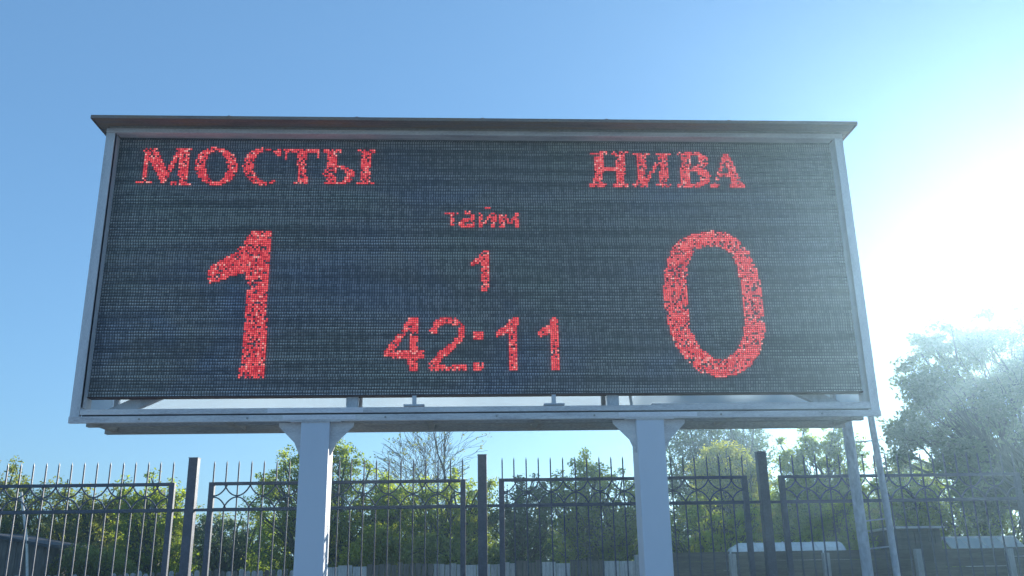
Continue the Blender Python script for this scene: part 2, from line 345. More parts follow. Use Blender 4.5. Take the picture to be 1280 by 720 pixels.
# lit characters, outlines in metres on the screen plane (x, z): ([added outlines], [cut outlines])
GLYPHS = {
 'M': ([[(-3.016, 5.127), (-2.89, 5.128), (-2.775, 4.899), (-2.815, 4.786)], [(-3.0, 5.107), (-2.963, 5.097), (-2.947, 4.799), (-2.98, 4.799)], [(-3.04, 4.812), (-2.902, 4.813), (-2.899, 4.784), (-3.037, 4.783)], [(-2.707, 5.118), (-2.658, 5.118), (-2.792, 4.786), (-2.83, 4.806)], [(-2.692, 5.126), (-2.605, 5.126), (-2.591, 4.787), (-2.675, 4.787)], [(-2.718, 5.134), (-2.555, 5.135), (-2.553, 5.107), (-2.715, 5.105)], [(-2.737, 4.806), (-2.573, 4.807), (-2.571, 4.779), (-2.735, 4.779)]], []),
 'O': ([[(-2.174, 4.956), (-2.178, 4.899), (-2.201, 4.847), (-2.239, 4.806), (-2.288, 4.78), (-2.345, 4.771), (-2.402, 4.779), (-2.456, 4.805), (-2.5, 4.846), (-2.531, 4.897), (-2.545, 4.954), (-2.541, 5.012), (-2.519, 5.064), (-2.481, 5.106), (-2.431, 5.133), (-2.375, 5.142), (-2.316, 5.134), (-2.262, 5.107), (-2.217, 5.066), (-2.187, 5.014)]], [[(-2.266, 4.956), (-2.267, 4.91), (-2.277, 4.869), (-2.295, 4.836), (-2.319, 4.816), (-2.348, 4.808), (-2.377, 4.815), (-2.405, 4.836), (-2.428, 4.868), (-2.445, 4.909), (-2.453, 4.955), (-2.452, 5.0), (-2.442, 5.042), (-2.424, 5.075), (-2.4, 5.096), (-2.371, 5.104), (-2.342, 5.097), (-2.314, 5.076), (-2.29, 5.043), (-2.274, 5.002)]]),
 'S': ([[(-1.77, 4.955), (-1.775, 4.899), (-1.797, 4.848), (-1.835, 4.808), (-1.883, 4.782), (-1.937, 4.773), (-1.993, 4.781), (-2.044, 4.807), (-2.086, 4.846), (-2.115, 4.897), (-2.128, 4.953), (-2.123, 5.009), (-2.102, 5.06), (-2.065, 5.101), (-2.016, 5.128), (-1.961, 5.137), (-1.905, 5.129), (-1.853, 5.103), (-1.81, 5.063), (-1.782, 5.012)], [(-1.847, 5.124), (-1.801, 5.124), (-1.795, 5.015), (-1.84, 5.015)]], [[(-1.788, 4.959), (-1.791, 4.912), (-1.806, 4.87), (-1.831, 4.836), (-1.864, 4.814), (-1.902, 4.807), (-1.94, 4.814), (-1.976, 4.835), (-2.005, 4.868), (-2.025, 4.91), (-2.034, 4.957), (-2.032, 5.005), (-2.017, 5.047), (-1.992, 5.081), (-1.959, 5.104), (-1.921, 5.111), (-1.882, 5.104), (-1.846, 5.083), (-1.817, 5.049), (-1.797, 5.006)], [(-1.862, 5.011), (-1.707, 5.012), (-1.697, 4.832), (-1.851, 4.831)]]),
 'T': ([[(-1.772, 5.121), (-1.453, 5.123), (-1.452, 5.086), (-1.77, 5.084)], [(-1.772, 5.117), (-1.741, 5.117), (-1.741, 5.02), (-1.762, 5.019)], [(-1.494, 5.119), (-1.461, 5.119), (-1.452, 5.022), (-1.475, 5.034)], [(-1.655, 5.117), (-1.571, 5.118), (-1.554, 4.793), (-1.637, 4.792)], [(-1.667, 4.812), (-1.522, 4.813), (-1.521, 4.783), (-1.665, 4.782)]], []),
 'Y': ([[(-1.393, 5.119), (-1.31, 5.12), (-1.296, 4.786), (-1.378, 4.786)], [(-1.43, 5.123), (-1.27, 5.124), (-1.269, 5.096), (-1.428, 5.095)], [(-1.415, 4.809), (-1.279, 4.81), (-1.278, 4.782), (-1.414, 4.782)], [(-1.136, 4.875), (-1.142, 4.848), (-1.161, 4.823), (-1.192, 4.803), (-1.231, 4.791), (-1.274, 4.786), (-1.318, 4.79), (-1.358, 4.803), (-1.39, 4.822), (-1.412, 4.846), (-1.42, 4.873), (-1.414, 4.9), (-1.395, 4.925), (-1.365, 4.945), (-1.325, 4.958), (-1.282, 4.962), (-1.237, 4.958), (-1.197, 4.946), (-1.165, 4.927), (-1.144, 4.902)], [(-1.093, 5.122), (-1.001, 5.122), (-0.99, 4.788), (-1.082, 4.787)], [(-1.126, 5.125), (-0.956, 5.127), (-0.956, 5.098), (-1.125, 5.097)], [(-1.115, 4.811), (-0.955, 4.812), (-0.954, 4.784), (-1.114, 4.783)]], [[(-1.299, 4.948), (-1.238, 4.934), (-1.212, 4.878), (-1.228, 4.822), (-1.293, 4.802)]]),
 'N': ([[(1.017, 5.117), (1.105, 5.118), (1.089, 4.776), (1.002, 4.776)], [(1.217, 5.118), (1.303, 5.119), (1.284, 4.777), (1.2, 4.777)], [(1.09, 4.958), (1.216, 4.959), (1.214, 4.924), (1.089, 4.923)], [(0.976, 5.117), (1.144, 5.118), (1.142, 5.088), (0.975, 5.087)], [(1.18, 5.118), (1.337, 5.119), (1.335, 5.089), (1.179, 5.088)], [(0.965, 4.8), (1.128, 4.801), (1.127, 4.771), (0.964, 4.77)], [(1.169, 4.801), (1.315, 4.802), (1.313, 4.772), (1.168, 4.771)]], []),
 'I': ([[(1.413, 5.11), (1.496, 5.11), (1.476, 4.778), (1.393, 4.778)], [(1.623, 5.111), (1.699, 5.112), (1.677, 4.779), (1.601, 4.779)], [(1.607, 5.071), (1.648, 5.071), (1.494, 4.812), (1.457, 4.812)], [(1.369, 5.114), (1.526, 5.116), (1.524, 5.086), (1.367, 5.084)], [(1.591, 5.116), (1.725, 5.117), (1.723, 5.087), (1.589, 5.086)], [(1.361, 4.802), (1.498, 4.803), (1.496, 4.773), (1.359, 4.772)], [(1.575, 4.803), (1.704, 4.804), (1.701, 4.774), (1.573, 4.774)]], []),
 'V': ([[(1.818, 5.118), (1.906, 5.118), (1.881, 4.78), (1.793, 4.78)], [(1.79, 5.118), (1.999, 5.119), (1.997, 5.089), (1.788, 5.087)], [(1.768, 4.809), (1.975, 4.81), (1.972, 4.778), (1.766, 4.777)], [(2.064, 5.034), (2.057, 5.009), (2.04, 4.986), (2.015, 4.967), (1.984, 4.955), (1.951, 4.951), (1.919, 4.955), (1.89, 4.966), (1.868, 4.984), (1.855, 5.007), (1.851, 5.033), (1.858, 5.058), (1.875, 5.081), (1.9, 5.1), (1.931, 5.112), (1.964, 5.116), (1.997, 5.113), (2.026, 5.101), (2.048, 5.083), (2.061, 5.06)], [(2.077, 4.875), (2.068, 4.846), (2.048, 4.819), (2.019, 4.799), (1.984, 4.785), (1.945, 4.78), (1.907, 4.785), (1.873, 4.798), (1.847, 4.818), (1.832, 4.844), (1.828, 4.873), (1.836, 4.903), (1.856, 4.929), (1.885, 4.95), (1.921, 4.964), (1.96, 4.969), (1.998, 4.964), (2.032, 4.951), (2.057, 4.93), (2.073, 4.904)]], [[(1.904, 5.088), (1.962, 5.086), (1.983, 5.034), (1.953, 4.978), (1.895, 4.973)], [(1.893, 4.938), (1.95, 4.934), (1.98, 4.874), (1.948, 4.815), (1.883, 4.81)]]),
 'A': ([[(2.203, 5.111), (2.259, 5.111), (2.375, 4.783), (2.272, 4.782)], [(2.212, 5.101), (2.237, 5.065), (2.12, 4.781), (2.087, 4.781)], [(2.159, 4.915), (2.288, 4.916), (2.286, 4.886), (2.156, 4.885)], [(2.066, 4.806), (2.159, 4.806), (2.156, 4.777), (2.064, 4.776)], [(2.242, 4.807), (2.394, 4.807), (2.391, 4.778), (2.239, 4.777)]], []),
 't': ([[(-0.33, 4.522), (-0.216, 4.522), (-0.216, 4.498), (-0.33, 4.497)], [(-0.29, 4.513), (-0.249, 4.513), (-0.249, 4.394), (-0.29, 4.394)]], []),
 'a': ([[(-0.187, 4.523), (-0.142, 4.536), (-0.084, 4.528), (-0.068, 4.493), (-0.066, 4.381), (-0.114, 4.381), (-0.114, 4.501), (-0.142, 4.506), (-0.183, 4.495)], [(-0.114, 4.471), (-0.114, 4.446), (-0.165, 4.427), (-0.165, 4.402), (-0.114, 4.408), (-0.114, 4.383), (-0.187, 4.38), (-0.208, 4.403), (-0.203, 4.44), (-0.165, 4.462)]], []),
 'j': ([[(-0.03, 4.518), (0.006, 4.518), (0.005, 4.381), (-0.03, 4.381)], [(0.076, 4.529), (0.117, 4.529), (0.115, 4.381), (0.074, 4.381)], [(0.076, 4.518), (0.095, 4.507), (-0.002, 4.381), (-0.008, 4.411)], [(0.009, 4.581), (0.044, 4.567), (0.079, 4.581), (0.079, 4.57), (0.044, 4.556), (0.009, 4.57)]], []),
 'm': ([[(0.15, 4.51), (0.188, 4.51), (0.187, 4.381), (0.148, 4.381)], [(0.284, 4.527), (0.327, 4.527), (0.325, 4.382), (0.281, 4.382)], [(0.173, 4.51), (0.199, 4.51), (0.249, 4.432), (0.235, 4.401)], [(0.287, 4.524), (0.309, 4.508), (0.247, 4.401), (0.228, 4.425)]], []),
 'one_s': ([[(-0.111, 4.053), (-0.039, 4.111), (-0.014, 4.174), (0.057, 4.174), (0.056, 3.798), (-0.012, 3.798), (-0.01, 4.067), (-0.102, 4.016)]], []),
 'four': ([[(-0.63, 3.556), (-0.559, 3.555), (-0.556, 3.269), (-0.5, 3.269), (-0.5, 3.21), (-0.555, 3.211), (-0.558, 3.095), (-0.631, 3.096), (-0.633, 3.208), (-0.834, 3.215), (-0.835, 3.259)]], [[(-0.632, 3.467), (-0.747, 3.27), (-0.631, 3.27)]]),
 'two': ([[(-0.403, 3.412), (-0.378, 3.481), (-0.333, 3.502), (-0.267, 3.503), (-0.221, 3.465), (-0.216, 3.412), (-0.27, 3.339), (-0.379, 3.256), (-0.456, 3.155), (-0.408, 3.117), (-0.337, 3.211), (-0.228, 3.295), (-0.159, 3.391), (-0.168, 3.495), (-0.247, 3.563), (-0.346, 3.564), (-0.425, 3.523), (-0.459, 3.435)], [(-0.466, 3.16), (-0.148, 3.158), (-0.148, 3.097), (-0.466, 3.099)]], []),
 'colon': ([[(-0.081, 3.434), (-0.004, 3.434), (-0.004, 3.365), (-0.081, 3.366)], [(-0.085, 3.163), (-0.006, 3.163), (-0.006, 3.095), (-0.085, 3.095)]], []),
 'one_a': ([[(0.107, 3.433), (0.194, 3.493), (0.234, 3.562), (0.294, 3.561), (0.292, 3.094), (0.21, 3.095), (0.218, 3.424), (0.113, 3.382)]], []),
 'one_b': ([[(0.463, 3.432), (0.549, 3.492), (0.59, 3.561), (0.647, 3.56), (0.649, 3.092), (0.568, 3.093), (0.575, 3.423), (0.48, 3.38)]], []),
 'one_big': ([[(-1.993, 4.349), (-1.825, 4.349), (-1.826, 3.706), (-1.816, 3.043), (-2.021, 3.045), (-2.017, 3.514), (-2.021, 3.973), (-2.333, 3.855), (-2.349, 3.958), (-2.326, 4.024), (-2.129, 4.146)]], []),
 'zero_big': ([[(2.037, 4.355), (1.826, 4.311), (1.705, 4.233), (1.633, 4.113), (1.583, 3.947), (1.57, 3.76), (1.579, 3.553), (1.62, 3.349), (1.708, 3.192), (1.842, 3.069), (1.992, 3.024), (2.148, 3.045), (2.289, 3.133), (2.379, 3.256), (2.44, 3.459), (2.447, 3.712), (2.425, 3.947), (2.375, 4.138), (2.262, 4.282), (2.151, 4.343)]], [[(2.013, 4.21), (1.872, 4.173), (1.804, 4.03), (1.774, 3.83), (1.771, 3.644), (1.787, 3.439), (1.848, 3.292), (1.962, 3.191), (2.073, 3.19), (2.167, 3.257), (2.236, 3.392), (2.264, 3.574), (2.261, 3.783), (2.247, 3.995), (2.202, 4.138), (2.116, 4.198)]]),
}

# ------------------------------------------------------------------ ground
g = MB().add([(-150,-150,0),(150,-150,0),(150,150,0),(-150,150,0)], [(0,1,2,3)]).build('ground', M['ground']); tag(g, kind='structure')
pv = MB().box((-14,-16,.0),(14,1.6,.05)).build('bounce_paving', M['bounce_concrete']); tag(pv, kind='structure')  # unseen pale paving, added to bounce sunlight up onto board and pillars

# ------------------------------------------------------------------ scoreboard
sb = empty('scoreboard', (0,0,0))
tag(sb, 'large electronic football scoreboard with glowing red letters and digits on two blue-grey pillars', 'scoreboard')
X0, X1 = -3.30, 3.30
ZB, ZT = 2.672, 5.262
def part(name, mb, mat, parent=sb, **k): return mb.build(name, mat, parent, **k)

# front frame (angle profiles with returns)
for sgn in (-1, 1):
    xo = sgn*3.30; xi = sgn*3.225
    part('upright', MB().box((min(xo,xi), 0, ZB+.003), (max(xo,xi), .045, ZT-.042), .003)
         .box((min(sgn*3.225,sgn*3.246), .012, 2.80), (max(sgn*3.225,sgn*3.246), .20, ZT-.045)), M['frame_v'])
    part('side_panel', MB().box((min(sgn*3.27,sgn*3.295), .048, 2.80), (max(sgn*3.27,sgn*3.295), .789, 5.20)), M['backsheet'])
part('top_rail', MB().box((-3.301,-.004,5.222),(3.301,.05,5.263),.003).box((-3.22,.05,5.228),(3.22,.20,5.255)), M['frame'])
part('bottom_rail', MB().box((-3.222,-.002,2.735),(3.222,.05,2.779),.003).box((-3.2,.05,2.742),(3.2,.08,2.774)), M['frame'])
part('bottom_rail', MB().box((-3.303,-.006,2.670),(3.303,.03,2.722),.003).box((-3.3,.03,2.678),(3.3,.06,2.716)), M['frame'])
part('splice_plate', MB().box((-1.745,-.0065,2.736),(-.98,-.0025,2.778),.001), M['frame_bright'])
part('splice_plate', MB().box((-1.62,-.0105,2.681),(-1.04,-.0065,2.718),.001), M['frame_bright'])
part('splice_plate', MB().box((1.10,-.0105,2.681),(1.75,-.0065,2.718),.001), M['frame_bright'])
part('top_lip', MB().box((1.385,-.001,2.7795),(3.221,.05,2.792),.002), M['frame'])
part('rail_web', MB().box((-3.21,.016,2.723),(3.21,.06,2.734)), M['dark'])
# cabinet floor beams and cross ties
part('floor_beam', MB().box((-3.29,.30,2.684),(3.29,.36,2.745),.003), M['rust'])
part('floor_beam', MB().box((-3.285,.68,2.676),(3.285,.745,2.742),.003), M['rust'])
for x in (-3.2,-2.1,-1.35,-.45,.45,1.35,2.1,3.2):
    part('cross_tie', MB().box((x-.025,.062,2.692),(x+.025,.298,2.732)).box((x-.025,.362,2.692),(x+.025,.678,2.732)), M['rust'])
# roof sheet with drip edge
part('roof_sheet', MB().box((-3.37,-.17,5.285),(3.37,.86,5.297)).box((-3.371,-.176,5.270),(3.371,-.168,5.299)).box((-3.377,-.168,5.270),(-3.371,.86,5.299)).box((3.371,-.168,5.270),(3.377,.86,5.299)), M['roof'])
part('roof_joist', MB().box((-3.28,.0,5.265),(3.28,.05,5.284)).box((-3.28,.40,5.262),(3.28,.46,5.284)), M['rust'])
for x in (-2.2,-1.1,0,1.1,2.2):
    part('roof_seam', MB().box((x-.02,-.172,5.281),(x+.02,.86,5.284)).box((x-.012,-.18,5.268),(x+.012,-.1765,5.302)), M['roof'])
for x in (-2.75,-1.9,-.8,.1,.9,1.95,2.8):
    part('rail_bolt', MB().tube([(x,-.006,2.696),(x,-.0135,2.696)],.009,6), M['rust'])
# rear skin
part('back_panel', MB().box((-3.26,.792,2.75),(3.26,.798,5.25)), M['backsheet'])
for x in (-3.24,-1.1,1.1,3.24):
    part('rear_post', MB().box((x-.02,.750,2.70),(x+.02,.788,5.25)), M['frame_v'])
# parts seen in the slot under the screen
for x in (-1.09, 1.085):
    part('inner_post', MB().box((x-.05,.14,2.74),(x+.05,.19,2.93),.003), M['frame_v'])
for x in (-.576, .582):
    part('bracket', MB().box((x-.017,.10,2.812),(x+.017,.13,2.889)).box((x-.085,.06,2.798),(x+.085,.14,2.811)), M['frame_v'])
part('tie_rod', MB().tube([(1.255,.2,2.78),(1.235,.2,2.95)],.012,8), M['frame_v'])
for sgn in (-1, 1):
    part('corner_brace', MB().prism([(sgn*3.16,2.78),(sgn*2.93,2.78),(sgn*2.60,2.93),(sgn*2.83,2.93)], .20,.26), M['frame_v'])
# screen
screen = part('screen', MB().box((-3.238,.120,2.900),(3.262,.20,5.235)), M['screen'])
part('screen_trim', MB().box((-3.238,.104,2.890),(3.262,.20,2.899)), M['trim'])
part('screen_trim', MB().box((-3.238,.205,2.90),(3.262,.212,5.22)), M['dark'])
fin = MB()
z = 2.900 + .001
while z < 5.23:
    fin.add([(-3.236,.1195,z),(3.26,.1195,z),(3.26,.1125,z-.001),(-3.236,.1125,z-.001),(-3.236,.1195,z+.003),(3.26,.1195,z+.003),(3.26,.1125,z+.002),(-3.236,.1125,z+.002)],
            [(0,3,2,1),(4,5,6,7),(2,3,7,6),(0,1,5,4),(1,2,6,5),(3,0,4,7)])
    z += LEDP
fo = part('sun_louvre', fin, M['fin'], parent=screen); tag(fo, kind='stuff')

# lit characters: one small emissive tile per diode, some of them dead or dim
def inside(P, x, z):
    c = np.zeros(len(x), bool); n = len(P); j = n-1
    for i in range(n):
        xi, zi = P[i]; xj, zj = P[j]
        if zi != zj:
            k = ((zi > z) != (zj > z)) & (x < (xj-xi)*(z-zi)/(zj-zi) + xi); c ^= k
        j = i
    return c
NAMES = {'M':('letter','red letter М'),'O':('letter','red letter О'),'S':('letter','red letter С'),'T':('letter','red letter Т'),'Y':('letter','red letter Ы'),
 'N':('letter','red letter Н'),'I':('letter','red letter И'),'V':('letter','red letter В'),'A':('letter','red letter А'),
 't':('letter','small red letter т'),'a':('letter','small red letter а'),'j':('letter','small red letter й'),'m':('letter','small red letter м'),
 'one_s':('digit','small red digit 1'),'four':('digit','red digit 4 of the clock'),'two':('digit','red digit 2 of the clock'),'colon':('colon','red colon of the clock'),
 'one_a':('digit','first red digit 1 after the colon'),'one_b':('digit','last red digit 1 of the clock'),
 'one_big':('digit','tall red home score digit 1'),'zero_big':('digit','tall red away score digit 0')}
DENS = {'t':.95,'a':.97,'j':.95,'m':.95,'one_s':.78,'M':.85,'O':.8,'S':.76,'T':.74,'Y':.8,'V':.78,'A':.74,'N':.85,'I':.76,'zero_big':.80,'one_big':.80,'four':.86,'two':.95,'colon':1.0,'one_a':.9,'one_b':.9}
for key, (adds, subs) in GLYPHS.items():
    xs = [p[0] for P in adds for p in P]; zs = [p[1] for P in adds for p in P]
    gx = np.arange(math.floor(min(xs)/LITP), math.ceil(max(xs)/LITP)+1); gz = np.arange(math.floor(min(zs)/LITP), math.ceil(max(zs)/LITP)+1)
    A, B = np.meshgrid((gx+.5)*LITP, (gz+.5)*LITP); A = A.ravel(); B = B.ravel()
    k = np.zeros(len(A), bool)
    for P in adds: k |= inside(P, A, B)
    for P in subs: k &= ~inside(P, A, B)
    # dimmer rows in bands plus random dead diodes
    band = .5+.5*np.sin(B*23+A*3+np.sin(B*61))
    dens = min(1, DENS.get(key,.84)+.13) - .20*band
    k &= rng.random(len(A)) < dens
    A, B = A[k], B[k]; n = len(A); s = LITP*.40
    V = np.empty((n,8,3)); jz = rng.random(n)*.0015
    off = [(-1,-1),(1,-1),(1,1),(-1,1)]
    for i,(a,b_) in enumerate(off):
        V[:,i] = np.stack([A+a*s*.72, .1045-jz, B+b_*s*.72],1); V[:,i+4] = np.stack([A+a*s, np.full(n,.1075), B+b_*s],1)
    F = np.array([(0,1,2,3),(0,4,5,1),(1,5,6,2),(2,6,7,3),(3,7,4,0)])
    me = bpy.data.meshes.new(NAMES[key][0]); me.from_pydata(V.reshape(-1,3).tolist(), [], (F[None]+8*np.arange(n)[:,None,None]).reshape(-1,4).tolist())
    me.materials.append(M['lit']); o = link('lit_'+NAMES[key][0], me, screen); o['label'] = NAMES[key][1]

# pillars with cap plates, gussets and base plates
for sgn in (-1, 1):
    xc = sgn*1.358
    part('pillar', MB().box((xc-.114,-.004,.05),(xc+.114,.235,2.664),.008), M['pillar'])
    part('cap_plate', MB().box((xc-.20,-.012,2.6645),(xc+.20,.40,2.6695)), M['frame'])
    part('base_plate', MB().box((xc-.2,-.1,.05),(xc+.2,.33,.07)), M['pillar'])
    for s2 in (-1, 1):
        xa = xc + s2*.1145
        part('gusset', MB().prism([(xa,2.664),(xa+s2*.185,2.664),(xa+s2*.185,2.635),(xa+s2*.055,2.505),(xa+s2*.01,2.40),(xa,2.40)], .05,.062), M['frame'])
    weld = MB()
    for i in range(23):
        wx = xc-.11+i*.01; weld.box((wx-.0045,-.0085,2.655+.002*math.sin(i*2.1)),(wx+.0045,-.0042,2.6635))
    tag(part('weld_bead', weld, M['frame']), kind='stuff')
    for bx in (-.16,.16):
        for by in (-.06,.29):
            part('anchor_bolt', MB().tube([(xc+bx,by,.07),(xc+bx,by,.11)],.011,6), M['frame'])

# rear pipe post and slim pipe joined by rungs
pp = empty('pipe_ladder', (3.45,1.0,0))
tag(pp, 'pair of blue-grey pipes joined by thin rungs at the scoreboard right rear corner', 'ladder')
def lp(name, mb, mat): mb.build(name, mat, pp, loc=(-3.45,-1.0,0)); 
lp('post', MB().tube([(3.475,1.0,0),(3.44,1.0,2.9),(3.43,1.0,5.0)],.048,20), M['pipe'])
lp('rail', MB().tube([(3.74,.99,0),(3.71,.99,2.0),(3.66,.98,3.05)],.030,16), M['pipe'])
for z_ in (.55,.90,1.618,1.862,2.575):
    lp('rung', MB().tube([(3.46,1.0,z_-.004),(3.735,.99,z_+.02)],.0065,8), M['pipe'])

# ------------------------------------------------------------------ ornamental steel fence
FY = 2.0
fence = empty('steel_fence', (0,FY,0))
tag(fence, 'dark blue-grey ornamental steel fence with spiked pickets behind the scoreboard pillars', 'fence')
PIT = 2.903; PX0 = .014
post_me = MB().box((-.046,-.046,0),(.046,.046,2.602),.005).box((-.049,-.049,2.602),(.049,.049,2.608)).mesh('fence_post', M['fence'])
fr = MB()
fr.box((0,-.026,.12),(.054,.026,2.365),.004).box((2.512,-.026,.12),(2.566,.026,2.365),.004)
fr.box((.055,-.017,2.334),(2.511,.017,2.366),.003).box((.055,-.017,2.080),(2.511,.017,2.114),.003).box((.055,-.017,.20),(2.511,.017,.236),.003)
fr.box((-.118,-.014,2.083),(-.0005,.014,2.111)).box((2.5665,-.014,2.083),(2.686,.014,2.111))
fr_me = fr.mesh('fence_panel', M['fence'])
BX = lambda k: .033 + .125*k
def spike(mb, x, z0, ztop, w=.0125):
    mb.box((x-w/2,-w/2,z0),(x+w/2,w/2,ztop-.035))
    mb.add([(x-w/2,-w/2,ztop-.035),(x+w/2,-w/2,ztop-.035),(x+w/2,w/2,ztop-.035),(x-w/2,w/2,ztop-.035),(x,0,ztop)], [(0,1,4),(1,2,4),(2,3,4),(3,0,4)])
pk_full = MB(); spike(pk_full, 0, .237, 2.582); me_full = pk_full.mesh('picket', M['fence'])
pk_top = MB(); spike(pk_top, 0, 2.3665, 2.582); me_top = pk_top.mesh('picket', M['fence'])
pk_odd = MB(); pk_odd.box((-.00625,-.00625,.237),(.00625,.00625,2.0795)); spike(pk_odd, 0, 2.3665, 2.582); me_odd = pk_odd.mesh('picket', M['fence'])
# quarter-circle scrolls, tangent at mid height on every even picket
def arcs(first=False, last=False):
    mb = MB(); zt, zm, zb_ = 2.334, 2.224, 2.114
    for s2 in (-1, 1):
        if first and s2 < 0 or last and s2 > 0: continue
        for (z0, z1) in ((zt, zm+.006),(zb_, zm-.006)):
            pts = []
            for i in range(9):
                a = R(40) + R(50)*i/8
                pts.append((s2*.125*math.cos(a)/math.cos(R(40)), -.007, z0 + (z1-z0)*(math.sin(a)-math.sin(R(40)))/(1-math.sin(R(40)))))
            n = len(pts); w = .0075
            for i in range(n-1): mb.bar(pts[i], pts[i+1], .013, .0125)
    mb.box((-.012,-.015,zm-.014),(.012,-.0005,zm+.014))
    return mb
me_arc = arcs().mesh('scroll', M['fence']); me_arcL = arcs(first=True).mesh('scroll', M['fence']); me_arcR = arcs(last=True).mesh('scroll', M['fence'])
for i in range(-3, 4):
    link('fence_post', post_me, fence, (PX0 + PIT*i, 0, 0))
for i in range(-3, 3):
    px = PX0 + PIT*i + (PIT-2.566)/2
    jit = random.uniform(-.003,.003)
    pn = link('fence_panel', fr_me, fence, (px, 0, jit))
    for k in range(21):
        me = me_top if k in (0,20) else (me_odd if k % 2 else me_full)
        o = link('picket', me, pn, (BX(k) + random.uniform(-.002,.002), 0, 0))
        o.rotation_euler = (random.uniform(-.002,.002), random.uniform(-.0012,.0012), 0)
        if k % 2 == 0:
            link('scroll', me_arcL if k == 0 else (me_arcR if k == 20 else me_arc), pn, (BX(k) + (.02 if k==0 else -.02 if k==20 else 0), -.0065, 0))

# ------------------------------------------------------------------ old boundary fences further back
BY = 9.0
pf = empty('plank_fence', (8,BY,0)); tag(pf, 'dark fence of horizontal weathered planks between posts, right of the scoreboard pillars', 'fence')
seg = [3.05+1.69*k - .18 for k in range(0,8)]
for k, x in enumerate(seg):
    MB().box((x-.055,-.06,0),(x+.055,.06,1.60+random.uniform(-.02,.02)),.01).build('post', M['grey_wood'], pf, loc=(-8,-.02,0))
    if k == len(seg)-1: break
    for r_ in range(10):
        z0 = .04 + r_*.158; j = random.uniform(-.006,.006); t_ = random.uniform(-.008,.008)
        xa, xb = x+.02, x+1.67
        MB().add([(xa,.05,z0+j),(xb,.05,z0+j+t_),(xb,.078,z0+j+t_),(xa,.078,z0+j),(xa,.035+.01,z0+.157+j),(xb,.045,z0+.157+j+t_),(xb,.073,z0+.157+j+t_),(xa,.073,z0+.157+j)],
                 [(0,3,2,1),(4,5,6,7),(0,1,5,4),(1,2,6,5),(2,3,7,6),(3,0,4,7)]).build('plank', M['old_wood'], pf, loc=(-8,0,0))
bf = empty('board_fence', (0,BY,0)); tag(bf, 'patched fence of pale fibre sheets and vertical boards behind the middle of the steel fence', 'fence')
x = -2.95; pat = [('pale',.22),('dark',.1),('pale',.75),('wood',1.15),('mid',.5),('pale',.5),('mid',.45),('wood',.45),('pale',.5),('wood',.6),('pale',.55)]  # the lone dark board stands in for a stretch of shadow
for kind, w in pat:
    if kind in ('pale',):
        n = max(1, round(w/.26))
        for i in range(n):
            ww = w/n; h = 1.49+random.uniform(-.015,.015)
            MB().box((x+.004,0,.05),(x+ww-.006,.02,h)).build('sheet', M['pale_sheet'], bf); x += ww
    else:
        n = max(1, round(w/.105))
        for i in range(n):
            ww = w/n; h = (1.52 if kind=='wood' else 1.50)+random.uniform(-.025,.02)
            MB().box((x+.004,-.005,.05),(x+ww-.006,.02,h)).build('board', M['wood_v' if kind=='wood' else 'grey_wood' if kind=='mid' else 'old_wood'], bf); x += ww
MB().box((-2.95,.022,1.18),(x,.07,1.26)).box((-2.95,.022,.35),(x,.07,.43)).build('rail', M['old_wood'], bf)
kf = empty('picket_fence', (-6.5,BY,0)); tag(kf, 'low grey wooden picket fence behind the left end of the steel fence', 'fence')
x = -9.9
while x < -2.98:
    h = 1.45+random.uniform(-.03,.03) - (.0 if x > -6 else .04)
    MB().box((x,-.01,.05),(x+.082,.012,h-.03)).add([(x,-.01,h-.03),(x+.082,-.01,h-.03),(x+.082,.012,h-.03),(x,.012,h-.03),(x+.02,0,h),(x+.062,0,h)],[(0,1,5,4),(1,2,5),(2,3,4,5),(3,0,4)]).build('picket', M['grey_wood' if random.random()<.6 else 'wood_v'], kf, loc=(6.5,0,0)); x += .108
MB().box((-9.9,.014,1.12),(-2.99,.06,1.19)).box((-9.9,.014,.35),(-2.99,.06,.42)).build('rail', M['wood_v'], kf, loc=(6.5,0,0))

